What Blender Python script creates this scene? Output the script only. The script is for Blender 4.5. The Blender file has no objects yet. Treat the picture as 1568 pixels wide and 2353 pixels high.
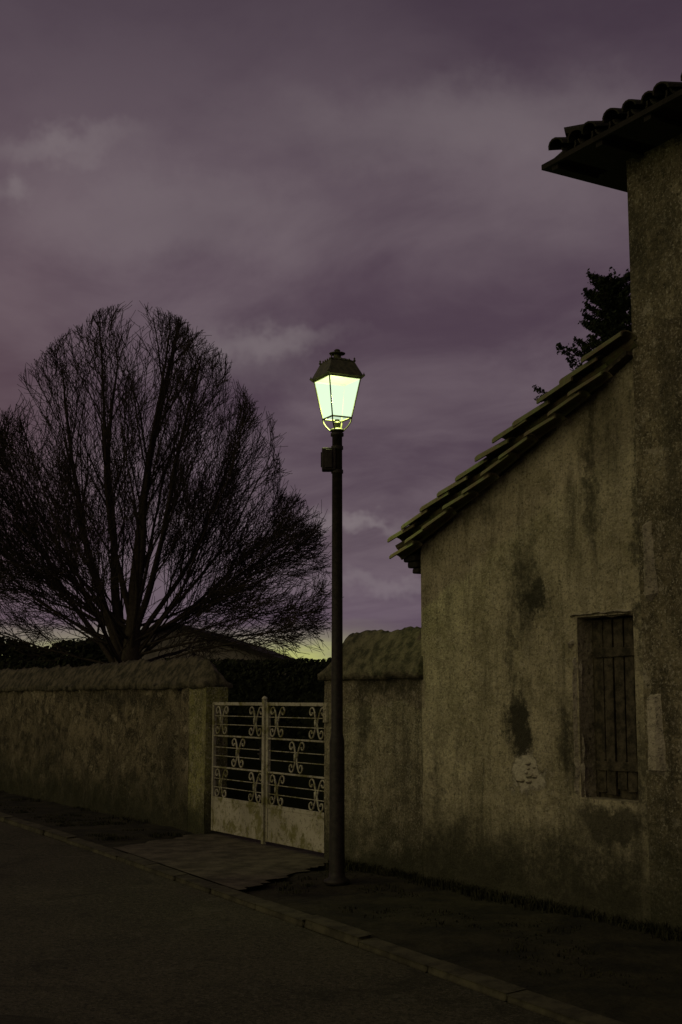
import bpy, math, random
from mathutils import Vector, Matrix, noise
random.seed(7)
R=random.random
def U(a,b): return a+(b-a)*random.random()
scene=bpy.context.scene
COL=scene.collection
G=Vector((-0.17,13.47,0)); ANG=math.atan2(-0.8613,0.5081)
d=Vector((0.5081,-0.8613,0)); n=Vector((0.8613,0.5081,0))

# ---------------- node helpers
class NT:
    def __init__(s,nt): s.nt=nt; s.L=nt.links
    def node(s,t,**k):
        nd=s.nt.nodes.new(t)
        for a,b in k.items(): setattr(nd,a,b)
        return nd
    def put(s,sock,v):
        if isinstance(v,bpy.types.NodeSocket): s.L.new(v,sock)
        elif v is not None:
            if isinstance(v,(tuple,list)) and len(v)==3 and sock.type=='RGBA': v=(*v,1)
            sock.default_value=v
    def math(s,op,a,b=None,c=None,clamp=False):
        nd=s.node('ShaderNodeMath',operation=op,use_clamp=clamp)
        s.put(nd.inputs[0],a)
        if b is not None: s.put(nd.inputs[1],b)
        if c is not None: s.put(nd.inputs[2],c)
        return nd.outputs[0]
    def vm(s,op,a,b=None,sc=None):
        nd=s.node('ShaderNodeVectorMath',operation=op)
        s.put(nd.inputs[0],a)
        if b is not None: s.put(nd.inputs[1],b)
        if sc is not None: s.put(nd.inputs[3],sc)
        return nd.outputs['Value'] if op in('LENGTH','DOT_PRODUCT','DISTANCE') else nd.outputs[0]
    def noise(s,vec,scale,detail=4,rough=.55,dist=0,col=False):
        nd=s.node('ShaderNodeTexNoise')
        s.put(nd.inputs['Vector'],vec); nd.inputs['Scale'].default_value=scale
        nd.inputs['Detail'].default_value=detail; nd.inputs['Roughness'].default_value=rough
        nd.inputs['Distortion'].default_value=dist
        return nd.outputs['Color' if col else 'Fac']
    def mapr(s,v,a,b,c=0,d_=1,smooth=True):
        nd=s.node('ShaderNodeMapRange')
        if smooth: nd.interpolation_type='SMOOTHSTEP'
        s.put(nd.inputs[0],v)
        for i,x in enumerate((a,b,c,d_)): s.put(nd.inputs[i+1],x)
        return nd.outputs[0]
    def mix(s,f,a,b,mode='MIX'):
        nd=s.node('ShaderNodeMix',data_type='RGBA',blend_type=mode)
        s.put(nd.inputs[0],f); s.put(nd.inputs[6],a); s.put(nd.inputs[7],b)
        return nd.outputs[2]
    def scalevec(s,v,sc):
        return s.vm('MULTIPLY',v,sc)
    def comb(s,x,y,z):
        nd=s.node('ShaderNodeCombineXYZ')
        for i,a in enumerate((x,y,z)): s.put(nd.inputs[i],a)
        return nd.outputs[0]
def newmat(name,rough=.9):
    m=bpy.data.materials.new(name); m.use_nodes=True
    h=NT(m.node_tree); b=m.node_tree.nodes['Principled BSDF']
    b.inputs['Roughness'].default_value=rough
    b.inputs['Specular IOR Level'].default_value=.2
    tc=h.node('ShaderNodeTexCoord').outputs['Object']
    return m,h,b,tc
def bump(h,b,height,st=.5,dist=.02):
    nd=h.node('ShaderNodeBump'); nd.inputs['Strength'].default_value=st; nd.inputs['Distance'].default_value=dist
    h.put(nd.inputs['Height'],height); h.put(b.inputs['Normal'],nd.outputs[0])
def simple(name,c1,c2,scale=8,rough=.85,bs=.4,bd=.01,metal=0,detail=5,nobump=False):
    m,h,b,tc=newmat(name,rough)
    f=h.noise(tc,scale,detail,.65)
    f2=h.mapr(f,.35,.65)
    h.put(b.inputs['Base Color'],h.mix(f2,c1,c2)); b.inputs['Metallic'].default_value=metal
    if not nobump: bump(h,b,h.noise(tc,scale*4,3),bs,bd)
    return m
def plaster(name,c1,c2,c3,stains_shade=(),pales=(),fine=1.0,palec=(.42,.37,.30),streak=.75,blot=0,darkz=.65,grit=1.0,blsc=7):
    m,h,b,tc=newmat(name,.95)
    big=h.mapr(h.noise(tc,1.3,5,.6,.4),.35,.65)
    col=h.mix(big,c1,c2)
    med=h.mapr(h.noise(tc,5,6,.7,.6),.42,.66)
    col=h.mix(h.math('MULTIPLY',med,.6),col,c3)
    st=h.mapr(h.noise(h.scalevec(tc,(5,5,.7)),1.0,6,.65,.3),.5,.72)
    col=h.mix(h.math('MULTIPLY',st,streak),col,tuple(x*.38 for x in c2))
    st=h.mapr(h.noise(h.scalevec(h.vm('ADD',tc,(9,2,4)),(16,16,1.3)),1.0,5,.65,.5),.5,.7)
    col=h.mix(h.math('MULTIPLY',st,streak*.6),col,tuple(x*.42 for x in c2))
    if blot:
        bl=h.mapr(h.noise(h.vm('ADD',tc,(4,4,9)),blsc,6,.75,.3),.47,.58)
        col=h.mix(h.math('MULTIPLY',bl,blot),col,tuple(x*.36 for x in c2))
        bl=h.mapr(h.noise(h.vm('ADD',tc,(14,4,2)),blsc*1.2,5,.7,.3),.57,.64)
        col=h.mix(h.math('MULTIPLY',bl,blot*.8),col,palec)
    fn=h.noise(tc,34,4,.78)
    col=h.mix(h.mapr(fn,.48,.68,0,.85*fine),col,tuple(x*.30 for x in c2))
    fn2=h.noise(h.vm('ADD',tc,(7,3,1)),50,3,.75)
    col=h.mix(h.mapr(fn2,.52,.70,0,.7*fine),col,palec)
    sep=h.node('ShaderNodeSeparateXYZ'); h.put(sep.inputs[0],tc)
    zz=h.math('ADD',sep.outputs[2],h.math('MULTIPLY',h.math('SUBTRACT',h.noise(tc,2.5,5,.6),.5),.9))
    col=h.mix(h.mapr(zz,0.05,darkz,.88,0),col,(.026,.026,.014))  # wall colour darkens towards the bottom
    wob=h.vm('SCALE',h.vm('SUBTRACT',h.noise(tc,4.5,6,.72,col=True),(.5,.5,.5)),sc=.62)
    p=h.vm('ADD',tc,wob)
    def mask(c,r,lo=.35):
        v=h.vm('SUBTRACT',p,(c[0],0,c[1])); v=h.vm('MULTIPLY',v,(1/r[0],0,1/r[1]))
        return h.mapr(h.vm('LENGTH',v),lo,1.15,1,0)
    gr=h.mapr(h.noise(tc,14,5,.75),.35,.58,.4,1)
    for st_ in stains_shade:
        c,r,a=st_[:3]; lo=st_[3] if len(st_)>3 else .35
        col=h.mix(h.math('MULTIPLY',h.math('MULTIPLY',mask(c,r,lo),a),gr if lo<.5 else 1.0),col,(.026,.023,.015))
    hgt=h.math('ADD',h.noise(tc,28,4,.75),h.math('MULTIPLY',h.noise(tc,5,4),1.5))
    for c,r,a in pales:
        mk=mask(c,r,.8); col=h.mix(h.math('MULTIPLY',mk,a),col,palec)
        hgt=h.math('SUBTRACT',hgt,h.math('MULTIPLY',mk,.9))
    h.put(b.inputs['Base Color'],col)
    bump(h,b,hgt,.9*grit,.03)
    return m

# ---------------- mesh helpers
def empty(name,loc=(0,0,0),rot=0):
    e=bpy.data.objects.new(name,None); COL.objects.link(e); e.location=loc; e.rotation_euler=(0,0,rot); e.empty_display_size=.2
    return e
def wallempty(name): return empty(name,G,ANG)
class MB:
    def __init__(s): s.v=[]; s.f=[]
    def add(s,vs,fs):
        o=len(s.v); s.v+= [tuple(x) for x in vs]; s.f+=[tuple(i+o for i in q) for q in fs]
    def box(s,a,b,jit=0):
        x0,y0,z0=a;x1,y1,z1=b
        vs=[(x0,y0,z0),(x1,y0,z0),(x1,y1,z0),(x0,y1,z0),(x0,y0,z1),(x1,y0,z1),(x1,y1,z1),(x0,y1,z1)]
        if jit: vs=[(x+U(-jit,jit),y+U(-jit,jit),z+U(-jit,jit)) for x,y,z in vs]
        s.add(vs,[(0,3,2,1),(4,5,6,7),(0,1,5,4),(1,2,6,5),(2,3,7,6),(3,0,4,7)])
    def tube(s,pts,rads,sides=6,cap=True):
        o=len(s.v); pts=[Vector(p) for p in pts]; N=len(pts)
        up=None
        for i,p in enumerate(pts):
            t=(pts[min(i+1,N-1)]-pts[max(i-1,0)])
            if t.length<1e-7: t=Vector((0,0,1))
            t.normalize()
            if up is None:
                up=Vector((1,0,0)) if abs(t.x)<.8 else Vector((0,1,0))
            a=(up-t*up.dot(t)); 
            if a.length<1e-5: a=t.orthogonal()
            a.normalize(); up=a; bb=t.cross(a)
            r=rads[i] if isinstance(rads,(list,tuple)) else rads
            for k in range(sides):
                an=2*math.pi*k/sides; q=p+(a*math.cos(an)+bb*math.sin(an))*r
                s.v.append((q.x,q.y,q.z))
        for i in range(N-1):
            for k in range(sides):
                k2=(k+1)%sides
                s.f.append((o+i*sides+k,o+i*sides+k2,o+(i+1)*sides+k2,o+(i+1)*sides+k))
        if cap:
            s.f.append(tuple(o+k for k in reversed(range(sides))))
            s.f.append(tuple(o+(N-1)*sides+k for k in range(sides)))
    def lathe(s,c,prof,sides=24,rot=0):
        o=len(s.v)
        for r,z in prof:
            for k in range(sides):
                an=rot+2*math.pi*k/sides; s.v.append((c[0]+r*math.cos(an),c[1]+r*math.sin(an),c[2]+z))
        for i in range(len(prof)-1):
            for k in range(sides):
                k2=(k+1)%sides
                s.f.append((o+i*sides+k,o+i*sides+k2,o+(i+1)*sides+k2,o+(i+1)*sides+k))
        s.f.append(tuple(o+k for k in reversed(range(sides))))
        s.f.append(tuple(o+(len(prof)-1)*sides+k for k in range(sides)))
    def obj(s,name,mat,parent=None,smooth=False,bev=0):
        me=bpy.data.meshes.new(name); me.from_pydata(s.v,[],s.f); me.update()
        if smooth: me.polygons.foreach_set('use_smooth',[True]*len(me.polygons))
        ob=bpy.data.objects.new(name,me); COL.objects.link(ob)
        if mat: me.materials.append(mat)
        if parent: ob.parent=parent
        if bev:
            b=ob.modifiers.new('b','BEVEL'); b.width=bev; b.segments=2; b.limit_method='ANGLE'
        return ob

# ---------------- camera
TH=math.radians(8.14)
cam=bpy.data.cameras.new('camera'); co=bpy.data.objects.new('camera',cam); COL.objects.link(co)
co.location=(0,0,1.6); co.rotation_euler=(math.pi/2+TH,0,0)
cam.sensor_fit='HORIZONTAL'; cam.sensor_width=24; cam.lens=45.92; cam.clip_end=3000; cam.clip_start=.05
scene.camera=co
scene.view_settings.view_transform='Standard'
try: scene.view_settings.look='None'
except: pass
scene.view_settings.exposure=0
def pdir(px,py):
    u=(px-784)/3000; v=(1176-py)/3000
    return Vector((u,math.cos(TH)-v*math.sin(TH),math.sin(TH)+v*math.cos(TH)))

# ---------------- world
SUN_AZ=math.radians(235)
SUN_EL=math.radians(26)
w=bpy.data.worlds.new('World'); scene.world=w; w.use_nodes=True
try:
    w.cycles.sampling_method='MANUAL'; w.cycles.sample_map_resolution=256
except Exception as e: print(e)
h=NT(w.node_tree)
bg=w.node_tree.nodes['Background']
sky=h.node('ShaderNodeTexSky',sky_type='NISHITA'); sky.sun_disc=False; sky.sun_elevation=SUN_EL; sky.sun_rotation=SUN_AZ
dirv=h.node('ShaderNodeTexCoord').outputs['Generated']
sp=h.node('ShaderNodeSeparateXYZ'); h.put(sp.inputs[0],dirv)
X,Y,Z=sp.outputs
zc=h.math('ADD',h.math('MAXIMUM',Z,0.0),.13)
cp=h.comb(h.math('DIVIDE',X,zc),h.math('DIVIDE',Y,zc),h.math('MULTIPLY',Z,1.5))
rot=h.node('ShaderNodeVectorRotate'); rot.rotation_type='Z_AXIS'; h.put(rot.inputs['Vector'],cp); rot.inputs['Angle'].default_value=math.radians(-28)
cpr=h.scalevec(rot.outputs[0],(1.0,.75,1))
n1=h.noise(cpr,.95,4,.5,.5)
n2=h.noise(h.vm('ADD',cpr,(5.3,1.7,0)),2.6,5,.6,.4)
cl=h.math('ADD',h.math('MULTIPLY',n1,.60),h.math('MULTIPLY',n2,.40))
f=h.mapr(cl,.36,.64)
col=h.mix(f,(.074,.046,.066),(.150,.110,.130))
col=h.mix(h.mapr(Z,.30,.56,0,.72),col,(.034,.022,.036))
azr=h.math('DIVIDE',X,h.math('MAXIMUM',Y,.05))
wl=h.math('MULTIPLY',h.mapr(azr,-.12,-.30),h.mapr(Z,.5,.1,0,1))
col=h.mix(h.math('MULTIPLY',wl,.35),col,(.130,.070,.070))
wv=h.vm('SCALE',h.vm('SUBTRACT',h.noise(dirv,9,5,.65,col=True),(.5,.5,.5)),sc=.10)
dw=h.vm('ADD',dirv,wv)
for (px,py,rx,rz,a) in [(130,350,.06,.012,.36),(12,432,.014,.011,.34),(640,775,.055,.010,.32),(820,1198,.04,.006,.5),(560,790,.05,.022,.22),
                        (1000,300,.15,.03,.22),(900,1340,.07,.006,.35),(400,500,.16,.03,.22),(1300,420,.12,.06,.15)]:
    c=pdir(px,py).normalized()
    v=h.vm('MULTIPLY',h.vm('SUBTRACT',dw,tuple(c)),(1/rx,.0 ,1/rz))
    g=h.mapr(h.vm('LENGTH',v),0,1.5,a,0)
    g=h.math('MULTIPLY',g,h.math('GREATER_THAN',Y,0))
    col=h.mix(g,col,(.26,.22,.225))
col=h.mix(h.mapr(Z,.13,.03,0,.45),col,(.155,.108,.160))
zb=h.math('ADD',Z,h.math('MULTIPLY',h.math('SUBTRACT',h.noise(h.scalevec(dirv,(4,4,22)),1.6,4,.6),.5),.035))
azg=h.mapr(azr,.08,-.03,.0,1)
gl=h.mapr(zb,.060,.034,0,.9)
col=h.mix(h.math('MULTIPLY',gl,azg),col,(.29,.27,.17))
gl2=h.math('MULTIPLY',h.mapr(zb,.044,.030,0,1),azg)
col=h.mix(h.math('MULTIPLY',gl2,.85),col,(.50,.53,.15))
col=h.mix(h.mapr(Z,0,-.03,0,1),col,(.02,.018,.015))
nis=h.vm('SCALE',sky.outputs[0],sc=.0012)
h.put(bg.inputs['Color'],h.vm('ADD',col,nis)); bg.inputs['Strength'].default_value=1.0

# ---------------- weak, very soft fill added behind-left to light the facade
sl=bpy.data.lights.new('facade_fill','SUN'); sl.energy=.50; sl.angle=math.radians(60); sl.color=(1,.92,.44)
so=bpy.data.objects.new('facade_fill',sl); COL.objects.link(so)
sd=Vector((math.sin(SUN_AZ)*math.cos(SUN_EL),math.cos(SUN_AZ)*math.cos(SUN_EL),math.sin(SUN_EL)))
so.rotation_euler=sd.to_track_quat('Z','Y').to_euler()

# ---------------- materials
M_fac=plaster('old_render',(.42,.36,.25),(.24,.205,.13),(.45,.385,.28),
  stains_shade=[((3.16,1.38),(.19,.26),.95,.6),((3.30,2.5),(.2,.5),.8),((3.42,2.42),(.12,.16),.8,.6),((3.10,1.95),(.08,.6),.6),((4.12,3.25),(.10,.9),.75),((4.35,3.6),(.25,.5),.5),
          ((3.80,1.25),(.14,.42),.85),((4.25,.70),(.5,.17),.85,.5),((2.4,.3),(1.0,.35),.7),((3.4,2.35),(.35,.1),.6),((4.62,2.8),(.07,1.6),.85),((3.9,.3),(1.2,.4),.8),((4.6,1.0),(.15,.4),.8),((2.0,.8),(.1,.8),.5),((2.6,3.2),(.5,.12),.5)],  # tall narrow patch at the join paints the tower corner's shadow
  pales=[((3.25,1.03),(.20,.17),.9)],darkz=.85,blot=.28,blsc=5,streak=.85)
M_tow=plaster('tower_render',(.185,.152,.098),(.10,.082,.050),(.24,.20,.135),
  stains_shade=[((4.75,4.9),(.5,.45),.7),((5.0,3.6),(.12,1.0),.6),((4.9,1.2),(.06,1),.5)],fine=1.1,blot=.55,darkz=1.2,blsc=5)  # first patch paints the eaves' shadow at the tower's top left
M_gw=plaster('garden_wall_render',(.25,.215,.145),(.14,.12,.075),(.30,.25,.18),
  stains_shade=[((.75,1.5),(.15,.5),.8),((1.2,1.75),(.6,.14),.85),((.25,1.2),(.12,.8),.6),((1.5,1.0),(.12,.6),.5)],fine=1.1,blot=.5)
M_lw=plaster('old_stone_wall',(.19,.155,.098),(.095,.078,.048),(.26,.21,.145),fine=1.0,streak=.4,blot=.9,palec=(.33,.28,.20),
  stains_shade=[((-3.9,.9),(.4,.5),.5),((-6,1.6),(2,.13),.6),((-9,.9),(1.5,.5),.5),((-14,.9),(4,1.5),.6)],darkz=1.0,grit=1.3,blsc=4.2)  # widest patch paints the lamp's fall-off at the far left end
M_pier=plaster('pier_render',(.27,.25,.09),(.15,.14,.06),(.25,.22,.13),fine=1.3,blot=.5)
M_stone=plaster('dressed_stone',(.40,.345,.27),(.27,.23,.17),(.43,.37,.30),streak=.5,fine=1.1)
M_cop=simple('coping_moss',(.028,.026,.016),(.12,.10,.068),8,.95,.9,.03,detail=8)
M_tile=simple('mossy_clay_tile',(.11,.08,.05),(.12,.13,.055),9,.9,.7,.012)
M_tile2=simple('dark_clay_tile',(.028,.022,.019),(.019,.019,.012),11,.9,.7,.012)
M_wood=simple('old_dark_wood',(.075,.06,.040),(.022,.018,.012),14,.8,.8,.015)
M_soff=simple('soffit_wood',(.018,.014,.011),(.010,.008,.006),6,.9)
M_iron=simple('painted_iron',(.035,.028,.024),(.018,.015,.013),25,.55,.2,.003,.1)
M_lant=simple('lantern_metal',(.12,.12,.06),(.06,.065,.035),30,.5,.2,.003,.3)
M_grass=simple('dark_grass',(.016,.016,.008),(.030,.028,.013),3,.95,nobump=True)
M_leaf=simple('dark_foliage',(.012,.015,.008),(.024,.027,.012),3,.95,nobump=True)
M_con=simple('conifer_needles',(.010,.014,.006),(.020,.027,.010),3,.95,nobump=True)
M_bark=simple('bark',(.050,.038,.029),(.028,.022,.016),14,.95,nobump=True)
m,hh,b,tc=newmat('old_white_gate_paint',.6)
rust=hh.mapr(hh.noise(tc,5,8,.75,.5),.47,.60)
pt=hh.mix(hh.mapr(hh.noise(tc,2,3),.35,.65),(.38,.34,.28),(.28,.25,.20))
cc=hh.mix(rust,pt,(.15,.135,.055))
cc=hh.mix(hh.mapr(hh.noise(tc,30,5,.7),.55,.66,0,.8),cc,(.06,.045,.03))
hh.put(b.inputs['Base Color'],cc); bump(hh,b,hh.noise(tc,20,4),.4,.004); M_gate=m
m,hh,b,tc=newmat('asphalt',.9)
a1=hh.mapr(hh.noise(tc,.6,5,.6,.5),.35,.65)
c=hh.mix(a1,(.046,.041,.024),(.078,.068,.042))
c=hh.mix(hh.mapr(hh.noise(hh.vm('ADD',tc,(5,1,3)),22,4,.85),.50,.66,0,.8),c,(.13,.115,.08))
c=hh.mix(hh.mapr(hh.noise(hh.vm('ADD',tc,(9,1,3)),18,4,.85),.50,.66,0,.8),c,(.018,.016,.010))
c=hh.mix(hh.mapr(hh.noise(tc,70,3,.8),.5,.72,0,.9),c,(.17,.15,.11))
c=hh.mix(hh.mapr(hh.noise(hh.vm('ADD',tc,(3,3,3)),50,3,.8),.48,.68,0,.9),c,(.012,.012,.008))
c=hh.mix(hh.mapr(hh.noise(hh.vm('ADD',tc,(13,3,3)),1.7,6,.7,1.0),.60,.66,0,.5),c,(.12,.11,.08))
c=hh.mix(hh.mapr(hh.noise(hh.vm('ADD',tc,(1,30,3)),.9,6,.7,1.5),.52,.68,0,.7),c,(.022,.020,.012))
hh.put(b.inputs['Base Color'],c); bump(hh,b,hh.noise(tc,45,4,.8),.9,.015); M_road=m
M_apron=simple('worn_concrete',(.12,.10,.072),(.045,.038,.026),4,.9,.8,.015,detail=9)
M_kerb=simple('kerb_stone',(.08,.07,.044),(.035,.03,.02),5,.9,.7,.01)
M_field=simple('field_soil',(.03,.03,.015),(.045,.042,.022),1.5,.95)
M_verge=simple('verge_earth',(.012,.011,.006),(.034,.029,.016),2.2,.95,.9,.03,detail=9)

# ---------------- ground
g=MB(); S=1200; g.add([(-S,-S,-.06),(S,-S,-.06),(S,S,-.06),(-S,S,-.06)],[(0,1,2,3)]); g.obj('ground',M_field)
K=[(-90,-.6),(-40,-.9),(-15,-1.12),(-6.85,-1.31),(-2,-1.5),(1.845,-1.73),(5.89,-2.0),(12,-2.35),(30,-3.0)]
def kt(s):
    for (a,b_),(c_,e) in zip(K,K[1:]):
        if a<=s<=c_: return b_+(e-b_)*(s-a)/(c_-a)
    return K[-1][1]
r=MB()
vs=[];fs=[]
for s,t in K: vs+=[(s,t-.13,-.05),(s,t-7.2,-.05)]
for i in range(len(K)-1): fs.append((2*i,2*i+1,2*i+3,2*i+2))
r.add(vs,fs); rp=r.obj('road',M_road); rp.location=G; rp.rotation_euler=(0,0,ANG)
k=MB(); s=-40.0
while s<14:
    L=U(.85,1.0); a,b2=kt(s),kt(s+L); j=U(-.012,.012); z=.012+U(-.016,.008)
    k.add([(s,a,-.06),(s+L-.012,b2,-.06),(s+L-.012,b2-.12+j,-.06),(s,a-.12+j,-.06),(s,a,z),(s+L-.012,b2,z),(s+L-.012,b2-.10+j,z-.008),(s,a-.10+j,z-.008)],
          [(3,2,1,0),(4,7,6,5),(0,1,5,4),(1,2,6,5),(2,3,7,6),(3,0,4,7)]); s+=L
ko=k.obj('kerb',M_kerb,bev=.018); ko.location=G; ko.rotation_euler=(0,0,ANG)
v=MB(); nx=260; ny=10; s0,s1=-40,14
for i in range(nx+1):
    s=s0+(s1-s0)*i/nx; t0=kt(s)
    for j in range(ny+1):
        t=t0+(0.15-t0)*j/ny
        z=-.004+.03*noise.noise(Vector((s*2.2,t*2.2,0)))*min(1,j/2)
        z-= .03 if (-3.2<s<2.0 and not (s>.6 and t>-.9)) else 0
        v.v.append((s,t,z))
for i in range(nx):
    for j in range(ny):
        a=i*(ny+1)+j; v.f.append((a,a+ny+1,a+ny+2,a+1))
vo=v.obj('verge',M_verge,smooth=True); vo.location=G; vo.rotation_euler=(0,0,ANG)
# apron with a broken, uneven outline
edge=[(-2.95,.02),(-2.05,-1.46),(-.5,-1.56),(1.5,-1.69),(.75,-.7),(.3,-.12),(.02,.02),(.02,1.2),(-2.85,1.2)]
pts=[]
for i,(a,b_) in enumerate(edge):
    c_,e_=edge[(i+1)%len(edge)]
    nn_=14 if i in(0,3,4) else 1
    for q in range(nn_):
        f_=q/nn_; x=a+(c_-a)*f_; y=b_+(e_-b_)*f_
        if nn_>1 and q>0: x+=U(-.06,.06); y+=U(-.05,.05)
        pts.append((x,y,.006))
ap=MB(); ap.add(pts,[tuple(range(len(pts)))])
ao=ap.obj('driveway_apron',M_apron); ao.location=G; ao.rotation_euler=(0,0,ANG)
def tuft(mb,s,t,hgt,nb,spread=.06,z=0):
    for _ in range(nb):
        a=U(0,6.283); rr=U(0,spread); x=s+math.cos(a)*rr; y=t+math.sin(a)*rr
        hh_=hgt*U(.4,1.1); lx=U(-.7,.7)*hh_; ly=U(-.7,.7)*hh_; wd=U(.004,.009); b_=U(0,3.14)
        cx,cy=math.cos(b_)*wd,math.sin(b_)*wd
        mb.add([(x-cx,y-cy,z-.02),(x+cx,y+cy,z-.02),(x+lx*.4+cx*.7,y+ly*.4+cy*.7,z+hh_*.6),(x+lx*.4-cx*.7,y+ly*.4-cy*.7,z+hh_*.6),(x+lx,y+ly,z+hh_)],
               [(0,1,2,3),(3,2,4)])
gr=MB()
for _ in range(800):
    s=U(.4,9); 
    tuft(gr,s,-abs(random.gauss(0,.07))-.02,U(.02,.09),10)
for _ in range(500):
    s=U(.5,10); t=U(kt(s)+.35,-.1)
    if s<1.5 and t< -.12-(s-.3)*1.35: continue
    if noise.noise(Vector((s*1.1,t*1.6,4)))<0: continue
    tuft(gr,s,t,U(.008,.02),9,.09)
for _ in range(1200):
    s=-3.0-abs(U(0,1))**1.3*18; t=U(kt(s)+.25,-.03)
    if noise.noise(Vector((s*1.1,t*1.6,4)))<-.0: continue
    tuft(gr,s,t,U(.008,.02)+(.03 if t>-.2 else 0),9,.09)
go=gr.obj('grass',M_grass); go.location=G; go.rotation_euler=(0,0,ANG)

# ---------------- coping generator
def coping(mb,s0,s1,tf,tb,zc,zr,amp=.03,step=.06,endL=0,endR=0,ov=.05,m_=12,pw=1.15):
    N=int((s1-s0)/step); rows=[]
    for i in range(N+1):
        s=s0+(s1-s0)*i/N
        row=[]
        prof=[(tf+.0,zc-.07),(tf-ov,zc-.06),(tf-ov-.005,zc)]
        for q in range(m_+1):
            a=q/m_; t=(tf-ov)+(tb+ov-(tf-ov))*a
            hgt=(1-abs(2*a-1)**pw)
            prof.append((t,zc+.015+(zr-zc)*hgt))
        prof+=[(tb+ov,zc-.06),(tb,zc-.07)]
        e=1
        if endL: e=min(e,((s-s0)/endL+.0)) 
        if endR: e=min(e,((s1-s)/endR))
        e=max(0.0,min(1,e))**.6
        for q,(t,z) in enumerate(prof):
            nn=noise.noise(Vector((s*3.1,t*4,z*3)))*amp+noise.noise(Vector((s*11,t*11,z*9)))*amp*.7+noise.noise(Vector((s*26,t*26,z*20)))*amp*.35
            if z>zc: z=zc+(z-zc)*e
            row.append((s,t+nn*.4,z+nn*(1 if 2<q<len(prof)-2 else .35)))
        rows.append(row)
    P=len(rows[0]); o=len(mb.v)
    for r_ in rows: mb.v+=r_
    for i in range(N):
        for q in range(P-1):
            a=o+i*P+q; mb.f.append((a,a+P,a+P+1,a+1))
    mb.f.append(tuple(o+q for q in range(P))); mb.f.append(tuple(o+N*P+q for q in reversed(range(P))))
def wallslab(mb,s0,s1,t0,t1,z0,z1,amp=.012,step=.12):
    nx=max(2,int((s1-s0)/step)); nz=max(2,int((z1-z0)/step)); o=len(mb.v)
    for i in range(nx+1):
        for j in range(nz+1):
            s=s0+(s1-s0)*i/nx; z=z0+(z1-z0)*j/nz
            nn=noise.noise(Vector((s*1.7,z*1.7,3)))*amp*1.5+noise.noise(Vector((s*6,z*6,1)))*amp
            mb.v.append((s,t0+nn,z))
    for i in range(nx):
        for j in range(nz):
            a=o+i*(nz+1)+j; mb.f.append((a,a+nz+1,a+nz+2,a+1))
    o=len(mb.v)
    mb.v+=[(s0,t0,z0),(s1,t0,z0),(s1,t1,z0),(s0,t1,z0),(s0,t0,z1),(s1,t0,z1),(s1,t1,z1),(s0,t1,z1)]
    mb.f+=[(o,o+3,o+7,o+4),(o+1,o+5,o+6,o+2),(o+2,o+6,o+7,o+3)]
lw=wallempty('old_garden_wall')
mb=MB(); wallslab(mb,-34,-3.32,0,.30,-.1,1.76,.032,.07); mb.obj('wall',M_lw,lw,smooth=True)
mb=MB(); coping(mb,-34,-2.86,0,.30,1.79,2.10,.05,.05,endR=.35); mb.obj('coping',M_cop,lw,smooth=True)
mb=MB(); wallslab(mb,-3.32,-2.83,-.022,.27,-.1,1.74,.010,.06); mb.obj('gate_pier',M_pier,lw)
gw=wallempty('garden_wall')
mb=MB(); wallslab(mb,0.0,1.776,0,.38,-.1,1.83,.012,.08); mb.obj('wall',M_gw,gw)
mb=MB(); coping(mb,-.03,1.80,0,.38,1.85,2.25,.030,.035,endL=.22,ov=.06,pw=1.3); mb.obj('coping',M_cop,gw,smooth=True)
mb=MB(); mb.box((.02,-.03,1.36),(.09,-.003,1.56)); mb.box((.03,-.036,1.48),(.08,-.03,1.495)); mb.obj('letter_slot',M_stone,gw,bev=.004)

# ---------------- metal gate
gt=wallempty('double_metal_gate')
fr=MB(); sc=MB(); pn=MB()
def vbar(x,z0,z1,w_=.04,y=.06): fr.box((x-w_/2,y-.02,z0),(x+w_/2,y+.02,z1))
def hbar(x0,x1,z,w_=.03,y=.06): fr.box((x0,y-.0155,z-w_/2),(x1,y+.0155,z+w_/2))
def hrod(x0,x1,z): fr.tube([(x0,.06,z),(x1,.06,z)],.006,6)
zt,zp,zb_=1.56,.43,.05
leaves=[(-2.78,-1.43),(-1.37,-.03)]
for x0,x1 in leaves:
    vbar(x0+.02,zb_,zt); vbar(x1-.02,zb_,zt)
    hbar(x0+.04,x1-.04,zt-.02,.036); hbar(x0+.04,x1-.04,zp,.04); hbar(x0+.04,x1-.04,zb_+.02,.036)
    hh3=(zt-.03-zp)/3
    for i in (1,2): hbar(x0+.04,x1-.04,zp+hh3*i,.018)
    pn.box((x0+.04,.05,zb_+.03),(x1-.04,.062,zp-.02))
    for i in range(3):
        zc_=zp+hh3*(i+.5)
        xs=[x0+.23,x1-.23] if i!=1 else [(x0+x1)/2]
        for q in (-.05,.05): hrod(x0+.04,x1-.04,zc_+q)
        for xc in xs:
            for sx in (-1,1):
                for sz in (-1,1):
                    pts=[]
                    for k_ in range(30):
                        a=k_/29
                        if a<.4:
                            b_=a/.4; pts.append((.008+.055*b_**1.1,.135*b_**.9))
                        else:
                            b_=(a-.4)/.6; an=math.pi*.85-b_*5.8; rr=.055*(1-.66*b_)
                            pts.append((.063+.049+rr*math.cos(an),.135-.025+rr*math.sin(an)))
                    sc.tube([(xc+sx*x+.10*sz*z,.06+sz*sx*.004,zc_+sz*z) for x,z in pts],[.012]*10+[.010]*18+[.012,.014],5)
            sc.tube([(xc,.045,zc_-.035),(xc,.045,zc_+.035)],.016,6)
vbar(-1.40,zb_-.03,zt+.03,.05,.035)
mb=MB(); mb.lathe((-1.40,.035,zt+.03),[(.03,0),(.034,.012),(.02,.03),(.0,.04)],12); mb.obj('finial',M_gate,gt)
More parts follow.
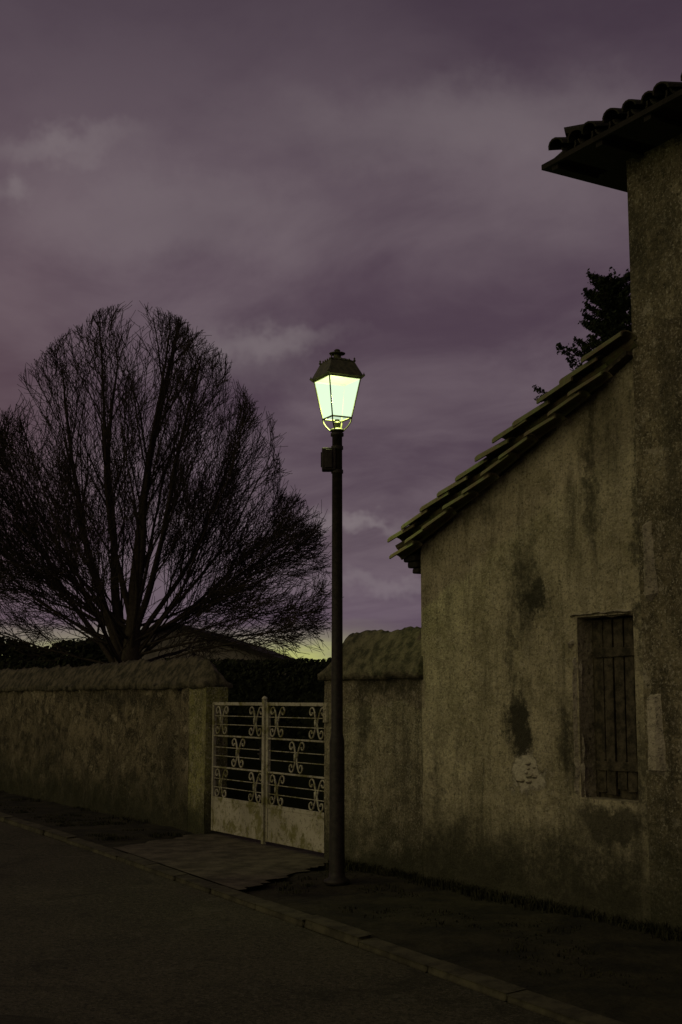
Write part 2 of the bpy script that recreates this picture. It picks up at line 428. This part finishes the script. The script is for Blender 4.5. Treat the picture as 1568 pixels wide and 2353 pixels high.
fr.obj('frame',M_gate,gt,bev=.003); pn.obj('lower_panels',M_gate,gt); sc.obj('scrollwork',M_gate,gt,smooth=True)
mb=MB(); mb.box((-1.52,.01,.98),(-1.43,.04,1.0)); mb.box((-1.49,.02,.92),(-1.44,.045,1.06)); mb.obj('latch',M_iron,gt,bev=.003)

# ---------------- tiles
def tile(mb,o,u,sd,nm,L,r0,r1,th=.016,concave=False,seg=7):
    base=len(mb.v); sg=-1 if concave else 1
    for e,(c,rr) in enumerate([(o,r0),(o+u*L,r1)]):
        for q in range(seg+1):
            an=math.pi*q/seg
            for rad in (rr,rr-th):
                p=c+sd*(math.cos(an)*rad)+nm*(sg*math.sin(an)*rad*.78); mb.v.append(tuple(p))
    P=2*(seg+1)
    for q in range(seg):
        a=base+2*q
        mb.f.append((a,a+2,a+2+P,a+P)); mb.f.append((a+1,a+1+P,a+3+P,a+3))
        mb.f.append((a,a+1,a+3,a+2)); mb.f.append((a+P,a+2+P,a+3+P,a+1+P))
    for q in (0,seg):
        a=base+2*q; mb.f.append((a,a+P,a+P+1,a+1))
def tilefield(mb,org,u,sd,nm,ulen,width,clip=None,pans=True,sp_=.21,row=.34,tilt=.05,jit=1.0,maxrow=999,sc_=1.0):
    nc=int(width/sp_)+1
    for i in range(nc):
        for j in range(min(maxrow,int(ulen/row)+1)):
            uu=j*row
            if clip and not clip(i*sp_,uu): continue
            o=org+sd*(i*sp_+U(-.012,.012)*jit)+u*(uu+U(-.02,.02)*jit)+nm*(.05+U(0,.014)*jit)
            t=(u-nm*(tilt+U(-.02,.02)*jit)).normalized(); t=(t+sd*U(-.03,.03)*jit).normalized()
            tile(mb,o+nm*.03,t,sd,nm,.43,(.098+U(-.006,.006)*jit)*sc_,.085*sc_)
            if pans:
                o2=org+sd*((i+.5)*sp_)+u*(uu)+nm*.085
                tile(mb,o2,t,sd,nm,.43,.098*sc_,.085*sc_,concave=True)

# ---------------- low building
TAN=(4.13-2.99)/(4.656-1.777)
def zr_(x): return 2.99+(x-1.777)*TAN
low=wallempty('old_stone_outbuilding')
mb=MB()
DEP=5.0; x0,x1,xa,xb=1.777,4.655,3.92,4.54; wz0,wz1=.86,2.22
def gridface(mb,xs0,xs1,zf0,zf1,y=0,amp=.012,step=.10):
    nx=max(1,int((xs1-xs0)/step)); nz=max(1,int((zf1(xs0)-zf0)/step)); o=len(mb.v)
    for i in range(nx+1):
        for j in range(nz+1):
            x=xs0+(xs1-xs0)*i/nx; zt_=zf1(x); z=zf0+(zt_-zf0)*j/nz
            nn=0 if i in(0,nx) else noise.noise(Vector((x*1.5,z*1.5,5)))*amp*1.6+noise.noise(Vector((x*7,z*7,2)))*amp*.6
            mb.v.append((x,y+nn,z))
    for i in range(nx):
        for j in range(nz):
            a=o+i*(nz+1)+j; mb.f.append((a,a+nz+1,a+nz+2,a+1))
gridface(mb,x0,xa,-.1,zr_); gridface(mb,xb,x1,-.1,zr_)
gridface(mb,xa,xb,-.1,lambda x:wz0); gridface(mb,xa,xb,wz1,zr_)
dp=.20
mb.add([(xa,0,wz0),(xb,0,wz0),(xb,dp,wz0),(xa,dp,wz0),(xa,0,wz1),(xb,0,wz1),(xb,dp,wz1),(xa,dp,wz1)],[(0,1,2,3),(4,7,6,5),(0,3,7,4),(1,5,6,2)])
mb.add([(x0,0,-.1),(x0,DEP,-.1),(x0,DEP,zr_(x0)),(x0,0,zr_(x0)),(x1,DEP,-.1),(x1,DEP,zr_(x1))],[(0,3,2,1),(1,2,5,4)])
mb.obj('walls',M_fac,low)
mb=MB(); nb=5; ww=(xb-xa-.06)/nb
for i in range(nb):
    mb.box((xa+.03+i*ww+.006,dp-.07+U(-.008,.008),wz0+.02+U(0,.07)),(xa+.03+(i+1)*ww-.006,dp-.04,wz1-.02),.005)
for z in (1.1,1.95): mb.box((xa+.05,dp-.09,z-.035),(xb-.05,dp-.075,z+.035),.006)
mb.obj('shutter',M_wood,low,bev=.004)
mb=MB(); mb.box((xa,dp-.05,wz0),(xa+.028,dp-.01,wz1)); mb.box((xb-.028,dp-.05,wz0),(xb,dp-.01,wz1)); mb.box((xa,dp-.03,wz0-.02),(xb,dp+.02,wz1+.02)); mb.obj('window_frame',M_wood,low)
def rough_block(mb,a,b_,amp=.015,st=.05):
    x0_,y0_,z0_=a; x1_,y1_,z1_=b_; nx=max(2,int((x1_-x0_)/st)); nz=max(2,int((z1_-z0_)/st)); o=len(mb.v)
    for i in range(nx+1):
        for j in range(nz+1):
            x=x0_+(x1_-x0_)*i/nx; z=z0_+(z1_-z0_)*j/nz
            ex_=min(i,nx-i,j,nz-j)==0
            dx=noise.noise(Vector((x*9,z*9,1)))*amp*1.6; dz=noise.noise(Vector((x*9,z*9,7)))*amp*1.6
            y=y0_+noise.noise(Vector((x*8,z*8,3)))*amp*.4 + (y1_-y0_ if ex_ else 0)
            mb.v.append((x+dx,y,z+dz))
    for i in range(nx):
        for j in range(nz):
            q=o+i*(nz+1)+j; mb.f.append((q,q+nz+1,q+nz+2,q+1))
mb=MB(); rough_block(mb,(xa-.10,-.026,wz1-.01),(xb+.02,.04,wz1+.05),.010,.04)
rough_block(mb,(xa-.14,-.038,wz1-.26),(xa-.01,.03,wz1-.14)); rough_block(mb,(xa-.075,-.03,wz0+.0),(xa+.004,.03,wz1-.28),.022,.05)
mb.obj('stone_lintel',M_stone,low)
mb=MB()
for _ in range(9):
    cx,cz=3.27+random.gauss(0,.07),1.0+random.gauss(0,.05); a=U(.03,.06)
    rough_block(mb,(cx-a,-.02,cz-a*.6),(cx+a,.03,cz+a*.6),.012,.025)
mb.obj('exposed_stones',M_stone,low)
ca=math.cos(math.atan(TAN)); sa=math.sin(math.atan(TAN)); u=Vector((ca,0,sa)); nm=Vector((-sa,0,ca)); sd=Vector((0,1,0))
ex=1.55; ez=zr_(ex)+.01
mb=MB()
A=Vector((ex+.03,-.09,ez)); Lr=(4.655-ex-.03)/ca
def slab(mb,o,u,sd,nm,L,Wd,th):
    p=[o,o+u*L,o+u*L+sd*Wd,o+sd*Wd]; q=[a+nm*th for a in p]
    mb.add(p+q,[(3,2,1,0),(4,5,6,7),(0,1,5,4),(1,2,6,5),(2,3,7,6),(3,0,4,7)])
slab(mb,A,u,sd,nm,Lr,DEP+.18,.035); mb.obj('roof_deck',M_wood,low)
mb=MB(); tilefield(mb,Vector((ex-.03,-.10,ez+.03)),u,sd,nm,Lr-.3,DEP+.15,row=.30,tilt=.13,jit=1.7)
for j in range(10):
    o=Vector((ex-.02,-.135,ez-.04))+u*(j*.31+U(-.04,.04))+nm*U(-.015,.015); tile(mb,o,(u-nm*U(.06,.14)).normalized(),sd,nm,.38,.075,.062)
mb.obj('roof_tiles',M_tile,low,smooth=False)
# moulded eaves course, tight under the deck
mb=MB()
mb.box((ex+.03,-.065,ez-.055),(1.775,DEP,ez+.005),.004)
mb.box((ex+.07,-.045,ez-.115),(1.775,DEP-.01,ez-.058),.004)
mb.box((ex+.12,-.025,ez-.165),(1.775,DEP-.02,ez-.118),.004)
mb.obj('eaves_moulding',M_tile2,low,bev=.015)

# ---------------- tower house
tw=wallempty('tower_house')
TX0,TX1,TY0,TY1,TZ=4.656,15.5,-.03,6.5,5.66
mb=MB(); gridface(mb,TX0,TX1,-.1,lambda x:TZ,TY0,.014,.12)
mb.add([(TX0,TY0,-.1),(TX0,TY1,-.1),(TX0,TY1,TZ),(TX0,TY0,TZ),(TX1,TY0,-.1),(TX1,TY1,-.1),(TX1,TY1,TZ),(TX1,TY0,TZ)],[(0,3,2,1),(1,2,6,5),(4,5,6,7)])
mb.obj('walls',M_tow,tw)
mb=MB()
for (a,b_,c1,c2) in [(4.665,4.84,2.28,2.9),(4.665,4.87,1.04,1.66)]:
    rough_block(mb,(a,TY0-.045,c1),(b_,TY0+.03,c2),.014,.06)
mb.obj('quoins',M_stone,tw)
OV=.47; EX0,EX1,EY0,EY1=TX0-OV,TX1+OV,TY0-OV+.03,TY1+OV
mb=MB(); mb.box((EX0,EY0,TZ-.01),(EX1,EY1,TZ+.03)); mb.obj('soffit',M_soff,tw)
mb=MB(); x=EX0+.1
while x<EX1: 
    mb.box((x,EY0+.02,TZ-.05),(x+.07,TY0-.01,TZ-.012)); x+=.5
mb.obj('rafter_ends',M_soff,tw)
PT=math.tan(math.radians(19)); hd=(EY1-EY0)/2
mb=MB(); rz=TZ+.032
ym=(EY0+EY1)/2; zz_=rz+hd*PT
mb.add([(EX0,EY0,rz),(EX1,EY0,rz),(EX1,EY1,rz),(EX0,EY1,rz),(EX0+hd,ym,zz_),(EX1-hd,ym,zz_)],[(0,1,5,4),(1,2,5),(2,3,4,5),(3,0,4),(0,3,2,1)])
mb.obj('roof_deck',M_tile2,tw)
mb=MB(); cp_=math.cos(math.radians(19)); sp2=math.sin(math.radians(19))
uf=Vector((0,cp_,sp2)); nf=Vector((0,-sp2,cp_))
tilefield(mb,Vector((EX0+.22,EY0+.03,rz-.03)),uf,Vector((1,0,0)),nf,hd/cp_-.2,EX1-EX0-.2,clip=lambda a,b_:b_*cp_<a+.15 and b_*cp_<(EX1-EX0-a)+.05,tilt=.13,jit=2.6,sp_=.19,sc_=.88)
ul=Vector((cp_,0,sp2)); nl=Vector((-sp2,0,cp_))
tilefield(mb,Vector((EX0+.06,EY0+.20,rz-.03)),ul,Vector((0,1,0)),nl,hd/cp_-.2,EY1-EY0-.2,clip=lambda a,b_:b_*cp_<a+.15 and b_*cp_<(EY1-EY0-a)+.05,tilt=.13,jit=2.6,sp_=.19,sc_=.88)
hv=Vector((hd,hd,hd*PT)); hl=hv.length; hv.normalize(); side=Vector((1,-1,0)).normalized(); hn=side.cross(hv); hn = hn if hn.z>0 else -hn
j=.24
while j<hl:
    tile(mb,Vector((EX0,EY0,rz))+hv*j+hn*(.10+U(0,.03)),(hv-hn*.12).normalized(),side,hn,.43,.12,.10); j+=.30
mb.obj('roof_tiles',M_tile2,tw)

# ---------------- street lamp
PX,PY=-.035,11.76
lp=empty('street_lamp',(PX,PY,0),math.radians(27))
mb=MB(); mb.lathe((0,0,0),[(.115,0),(.115,.03),(.075,.05),(.068,.10),(.066,1.22),(.058,1.27),(.052,1.30),(.050,2.2),(.046,3.98),(.06,3.985),(.06,4.01),(.04,4.03)],28); mb.obj('post',M_iron,lp,smooth=True)
mb=MB()
for z in (3.64,3.86): mb.lathe((0,0,z),[(.056,0),(.056,.03)],20)
mb.obj('bands',M_iron,lp)
bl=(-.065*math.cos(-.47),-.065*math.sin(-.47),0)
bx=MB(); bx.box((-.075,-.06,3.66),(.055,.06,3.87)); bo=bx.obj('junction_box',M_iron,lp,bev=.01); bo.rotation_euler=(0,0,math.radians(-27)); bo.location=bl
bx=MB(); bx.box((-.085,-.045,3.70),(-.0755,.045,3.83)); bx.box((-.04,-.075,3.68),(.02,-.061,3.85)); bo=bx.obj('junction_box_cover',M_iron,lp,bev=.006); bo.rotation_euler=(0,0,math.radians(-27)); bo.location=bl
zt2,zb2=4.515,4.15; at,ab=.160,.098
fm=MB()
def cor(a,z): return [Vector((sx*a,sy*a,z)) for sx,sy in((-1,-1),(1,-1),(1,1),(-1,1))]
T,B=cor(at,zt2),cor(ab,zb2)
for i in range(4):
    fm.tube([B[i],T[i]],.007,6); fm.tube([T[i],T[(i+1)%4]],.011,6); fm.tube([B[i],B[(i+1)%4]],.008,6)
    a=B[i]; pts=[]
    for k_ in range(9):
        q=k_/8; rr=1-q**2*.55 ; pts.append((a.x*rr,a.y*rr,zb2-q*.115))
    fm.tube(pts,.007,6)
    fm.tube([T[i],T[i]+Vector((T[i].x*.12,T[i].y*.12,.02))],.012,6)
fm.lathe((0,0,4.02),[(.045,0),(.066,.012),(.066,.022),(.045,.035)],20)
fm.obj('frame',M_lant,lp)
m,hh,b,tc=newmat('lit_frosted_glass')
m.node_tree.nodes.remove(b); out=[x for x in m.node_tree.nodes if x.type=='OUTPUT_MATERIAL'][0]
em=hh.node('ShaderNodeEmission'); em.inputs['Color'].default_value=(.74,.98,.66,1); em.inputs['Strength'].default_value=1.35
tr=hh.node('ShaderNodeBsdfTransparent'); tr.inputs['Color'].default_value=(.85,.85,.85,1)
ad=hh.node('ShaderNodeMixShader'); ad.inputs[0].default_value=.6
hh.L.new(tr.outputs[0],ad.inputs[1]); hh.L.new(em.outputs[0],ad.inputs[2]); hh.L.new(ad.outputs[0],out.inputs[0])
gl_=MB(); T2,B2=cor(at-.004,zt2),cor(ab-.003,zb2)
for i in range(4):
    j=(i+1)%4; gl_.add([B2[i],B2[j],T2[j],T2[i]],[(0,1,2,3)])
gl_.obj('glass',m,lp)
cpn=MB(); prof=[(.172,4.515),(.184,4.528),(.176,4.542),(.150,4.60),(.122,4.665),(.112,4.672),(.112,4.682),(.085,4.70),(.05,4.715)]
vs=[]; fs=[]
for a,z in prof: vs+=[tuple(x) for x in cor(a,z)]
for i in range(len(prof)-1):
    for k_ in range(4): fs.append((i*4+k_,i*4+(k_+1)%4,(i+1)*4+(k_+1)%4,(i+1)*4+k_))
fs.append((3,2,1,0)); q=(len(prof)-1)*4; fs.append((q,q+1,q+2,q+3)); cpn.add(vs,fs)
for c in cor(.118,4.67): cpn.lathe(tuple(c),[(.008,0),(.014,.012),(.006,.024),(.010,.032),(.001,.045)],8)
for c in cor(.182,4.53): cpn.lathe(tuple(c),[(.010,0),(.014,.010),(.006,.02),(.001,.035)],8)
for e in range(4):
    a,b_=cor(.112,4.682)[e],cor(.112,4.682)[(e+1)%4]
    for k_ in range(1,5):
        p=a.lerp(b_,k_/5); cpn.lathe(tuple(p),[(.009,0),(.009,.008),(.002,.018)],6)
cpn.lathe((0,0,4.70),[(.05,0),(.045,.02),(.036,.03),(.036,.05),(.072,.058),(.076,.066),(.04,.078),(.022,.086),(.030,.094),(.018,.104),(.002,.108)],20)
cpn.obj('cap',M_lant,lp)
mb=MB(); mb.lathe((0,0,4.06),[(.03,0),(.03,.05),(.022,.06),(.022,.08)],14); mb.obj('lamp_holder',M_lant,lp)
pl=bpy.data.lights.new('bulb','POINT'); pl.energy=58; pl.color=(.88,1,.36); pl.shadow_soft_size=.05
po=bpy.data.objects.new('bulb',pl); COL.objects.link(po); po.parent=lp; po.location=(0,0,4.33)

# ---------------- bare tree
random.seed(21)
TXc,TYc=-5.15,32.0
tm=MB()
def env(p,mul=1.0):
    z=p.z
    if z<1.7: return False
    q=max(0,(z-3.5)/8.05)
    if q>=1: return False
    wmax=5.0*(1-q**1.7)**.60
    if z<3.5: wmax=5.0
    dx,dy=p.x-TXc,p.y-TYc
    lump=1+.13*noise.noise(Vector((math.atan2(dy,dx)*2.2,z*.8,4)))+.10*noise.noise(Vector((dx*2,dy*2,z*2)))
    return math.hypot(dx,dy)<wmax*mul*lump
base=Vector((TXc,TYc,2.2))
stats=[0]
def grow(p,dr,L,r0,lev,low=False):
    segn={0:18,1:10,2:6,3:4}[lev]; st=L/segn; pts=[p.copy()]; rs=[r0]; dirs=[dr.copy()]
    bias=Vector((U(-1,1),U(-1,1),U(-.6,.9)))*{0:.015,1:.05,2:.08,3:.08}[lev]
    for i in range(segn):
        rad=(p-base)
        if rad.length<.6: rad=dr.copy()
        rad.normalize(); el=rad.z
        zt_=.42 if el>.6 else (.12 if el>.35 else (-.02 if el>.12 else -.10))
        if low: zt_=.12 if i<segn*.4 else -.34
        trop=rad*.5+Vector((0,0,zt_))
        kk={0:.09,1:.15,2:.14,3:.12}[lev]
        dr=(dr+trop*kk+bias+Vector((U(-1,1),U(-1,1),U(-1,1)))*{0:.085,1:.13,2:.18,3:.2}[lev]).normalized()
        p=p+dr*st
        if not env(p,U(.94,1.05) if lev>1 else .93): 
            if i<1: return
            break
        pts.append(p.copy()); dirs.append(dr.copy())
        rs.append(max(.0065,r0*(1-.86*((i+1)/segn)**.8)) if lev<3 else .0058)
    if len(pts)<2: return
    tm.tube(pts,rs,{0:7,1:5,2:3,3:3}[lev],cap=False); stats[0]+=1
    if lev>=3: return
    nch={0:12,1:8,2:5}[lev]
    for c in range(nch):
        f_=(c+U(.1,.9))/nch; f_=.20+.80*f_ if lev==0 else .12+.88*f_
        x=f_*(len(pts)-1); i=min(int(x),len(pts)-2); q=pts[i].lerp(pts[i+1],x-i); dd=dirs[min(i+1,len(dirs)-1)]
        ax=Vector((U(-1,1),U(-1,1),U(-1,1))).cross(dd)
        if ax.length<1e-3: continue
        ax.normalize(); an=math.radians(U(18,44) if lev<2 else U(18,60))
        nd=(Matrix.Rotation(an,3,ax)@dd).normalized()
        rr=rs[i]
        if lev==0: grow(q,nd,max(L,6.5)*U(.26,.48)*(1.15-.5*f_)*(.75 if low else 1),max(.011,min(rr*.45,.032)),1,low)
        elif lev==1: grow(q,nd,L*U(.35,.6)*(1.1-.4*f_),max(.0075,rr*.5),2,low)
        else: grow(q,nd,U(.2,.6),.006,3)
tm.tube([(TXc,TYc,-.1),(TXc+.02,TYc,.8),(TXc,TYc,1.6),(TXc+.02,TYc,2.3),(TXc+.05,TYc,3.0),(TXc+.08,TYc,4.0)],[.50,.40,.36,.30,.20,.15],14)
def pd(pol,az): return Vector((math.sin(pol)*math.cos(az),math.sin(pol)*math.sin(az),math.cos(pol)))
fixed=[(2,0,3.9,.15),(13,190,3.4,.09),(21,184,1.9,.16),(28,176,1.8,.14),(38,182,1.9,.09),(12,10,3.4,.10),(25,0,3.1,.10),(38,5,2.8,.08)]
for pol,az,z,r_ in fixed:
    grow(Vector((TXc+.03,TYc,z)),pd(math.radians(pol),math.radians(az+U(-16,16))),(9.6-abs(pol)*.048)*U(.92,1),r_,0)
for i in range(18):
    az=i*2.39996+U(-.3,.3)
    if i%2==0: az=U(-.5,.5)+(math.pi if (i//2)%2 else 0)
    pol=math.radians(U(46,84)); grow(Vector((TXc,TYc,U(2.2,3.4))),pd(pol,az),6.0*U(.8,1.05),U(.035,.06),0)
# low limbs that arch out and hang at the tips
for i in range(12):
    az=U(-.6,.6)+(math.pi if i%2 else 0); pol=math.radians(U(62,80))
    grow(Vector((TXc,TYc,U(2.2,3.4))),pd(pol,az),5.6*U(.85,1.05),U(.03,.045),0,True)
for i in range(8):
    az=i*2.39996+U(-.3,.3); pol=math.radians(12+40*((i+.5)/8))
    grow(Vector((TXc,TYc,U(2.0,3.2))),pd(pol,az),8.0*U(.85,1),U(.04,.06),0)
print('branches',stats[0],'verts',len(tm.v))
tm.obj('bare_tree',M_bark,None,smooth=True)

# ---------------- foliage masses
def leaves_mesh(mb,pts,size):
    for p in pts:
        a=Vector((U(-1,1),U(-1,1),U(-1,1))).normalized(); b_=a.orthogonal().normalized(); s_=size*U(.5,1.3)
        c=a.cross(b_); 
        mb.add([p-b_*s_,p+c*s_*.5,p+b_*s_,p-c*s_*.5],[(0,1,2,3)])
def hedge(name,pa,pb,depth,h0,amp,count,size,mat=None,rag=.12):
    mb=MB(); pa=Vector(pa); pb=Vector(pb); dr=(pb-pa); L=dr.length; dr.normalize(); nn=Vector((-dr.y,dr.x,0))
    def hh_(x): return h0+amp*(noise.noise(Vector((x*.35,3,h0)))*1.0+.5*noise.noise(Vector((x*1.1,9,h0))))
    N=int(L/.4)+2
    for i in range(N+1):
        x=L*i/N; z=hh_(x)-.1
        for q in range(9):
            a=math.pi*q/8; p=pa+dr*x+nn*(-math.cos(a)*depth/2*.9)+Vector((0,0,z*(math.sin(a)**.35 if 0<q<8 else 0)-.06))
            mb.v.append(tuple(p))
    for i in range(N):
        for q in range(8):
            a=i*9+q; mb.f.append((a,a+9,a+10,a+1))
    mb.f.append(tuple(range(9))); mb.f.append(tuple(N*9+q for q in reversed(range(9))))
    pts=[]
    for _ in range(count):
        x=U(-.1,L+.1); a=math.pi*U(.02,.98); z=hh_(x)
        k_=1+U(-.08,1)*rag/ max(.5,z)
        pts.append(pa+dr*x+nn*(-math.cos(a)*depth/2*k_)+Vector((0,0,z*(math.sin(a)**.35)*k_)))
    leaves_mesh(mb,pts,size)
    return mb.obj(name,mat or M_leaf)
hedge('hedge',(-2.75,21.2,0),(1.5,19.6,0),1.6,2.10,.10,14000,.045)
hedge('shrubs',(-16,40,0),(-6.5,41,0),3,3.0,.6,12000,.11,rag=.4)
hedge('shrubs',(-5.2,36,0),(-.2,36,0),2.0,1.9,.3,5000,.09,rag=.4)
hedge('shrubs',(-13,27,0),(-6.6,29.5,0),2,2.1,.5,8000,.07,rag=.35)
mb=MB(); N=260
for i in range(N+1):
    x=-420+840*i/N; z=5.2+1.6*noise.noise(Vector((x*.02,0,0)))+1.6*noise.noise(Vector((x*.16,3,0)))
    mb.v+=[(x,300,-1),(x,300,z),(x,330,z*.8)]
for i in range(N): 
    a=3*i; mb.f+=[(a,a+3,a+4,a+1),(a+1,a+4,a+5,a+2)]
mb.obj('distant_treeline',M_leaf)

# ---------------- neighbouring house
nh=empty('gabled_house',(-6.0,47,0),math.radians(-6))
mb=MB(); hw=4.2; ev=2.75; pk=4.15; D=9
mb.add([(-hw,0,-.1),(hw,0,-.1),(hw,0,ev),(0,0,pk),(-hw,0,ev),(-hw,D,-.1),(hw,D,-.1),(hw,D,ev),(0,D,pk),(-hw,D,ev)],[(0,1,2,3,4),(1,6,7,2),(5,9,8,7,6),(0,4,9,5)])
mb.obj('walls',simple('pale_render',(.20,.175,.155),(.13,.115,.10),3,.9),nh)
mb=MB(); sl_=(pk-ev)/hw
for sg in(-1,1):
    a=[(0,-.3,pk+.01),(sg*(hw+.5),-.3,ev-.5*sl_+.01),(sg*(hw+.5),D+.3,ev-.5*sl_+.01),(0,D+.3,pk+.01)]
    mb.add(a+[(x,y,z+.16) for x,y,z in a],[(0,1,2,3),(7,6,5,4),(0,4,5,1),(1,5,6,2),(2,6,7,3)])
mb.obj('roof',M_tile2,nh)
mb=MB(); mb.box((-1.9,-.02,1.2),(-1.1,.05,2.3)); mb.box((1.2,-.02,1.2),(2.0,.05,2.3)); mb.obj('windows',M_wood,nh)

# ---------------- conifer
random.seed(5)
CX,CY=3.86,18.0
cn=empty('conifer_tree',(CX,CY,0))
tk=MB(); tk.tube([(0,0,-.1),(0,0,3),(.03,0,5.5),(.0,0,7.6)],[.2,.15,.07,.012],8); lf=MB()
def spray(p,e,nw,sg_,size):
    for w_ in range(nw):
        c=p.lerp(e,U(0,1.08))+Vector((random.gauss(0,sg_),random.gauss(0,sg_),random.gauss(0,sg_)))
        leaves_mesh(lf,[c],size)
z=2.8
while z<7.4:
    q=(z-2.8)/4.8; Lb=1.7*(1-q)**.80+.20
    k0=U(0,6.28)
    for k_ in range(6):
        az=k0+k_*1.047+U(-.3,.3); L=Lb*U(.45,1.25); p=Vector((0,0,z+U(-.06,.06))); dr=Vector((math.cos(az),math.sin(az),U(-.1,.2)+q*.35)).normalized(); pts=[p.copy()]
        ns=7
        for i in range(ns):
            dr=(dr+Vector((U(-.1,.1),U(-.1,.1),.05+U(-.06,.08)))).normalized(); p=p+dr*L/ns; pts.append(p.copy())
        tk.tube(pts,[.026*(1-.85*i/ns)*(1-.5*q) for i in range(ns+1)],4,cap=False)
        spray(pts[-2],pts[-1]+dr*.06,14,.014,.028)
        for i in range(1,ns+1):
            for sg in (-1,1):
                side_=Vector((-dr.y,dr.x,0))*sg; e=pts[i]+(side_*U(.6,1)+dr*U(.5,1)+Vector((0,0,U(-.15,.4)))).normalized()*U(.12,.28)*(1.05-.5*i/ns)
                tk.tube([pts[i],e],.005,3,cap=False)
                spray(pts[i],e,22,.017,.030)
            spray(pts[i-1],pts[i],8,.02,.03)
    z+=U(.15,.24)
spray(Vector((0,0,6.7)),Vector((0,0,7.62)),120,.03,.03)
tk.obj('trunk_and_limbs',M_bark,cn); lf.obj('needles',M_con,cn)
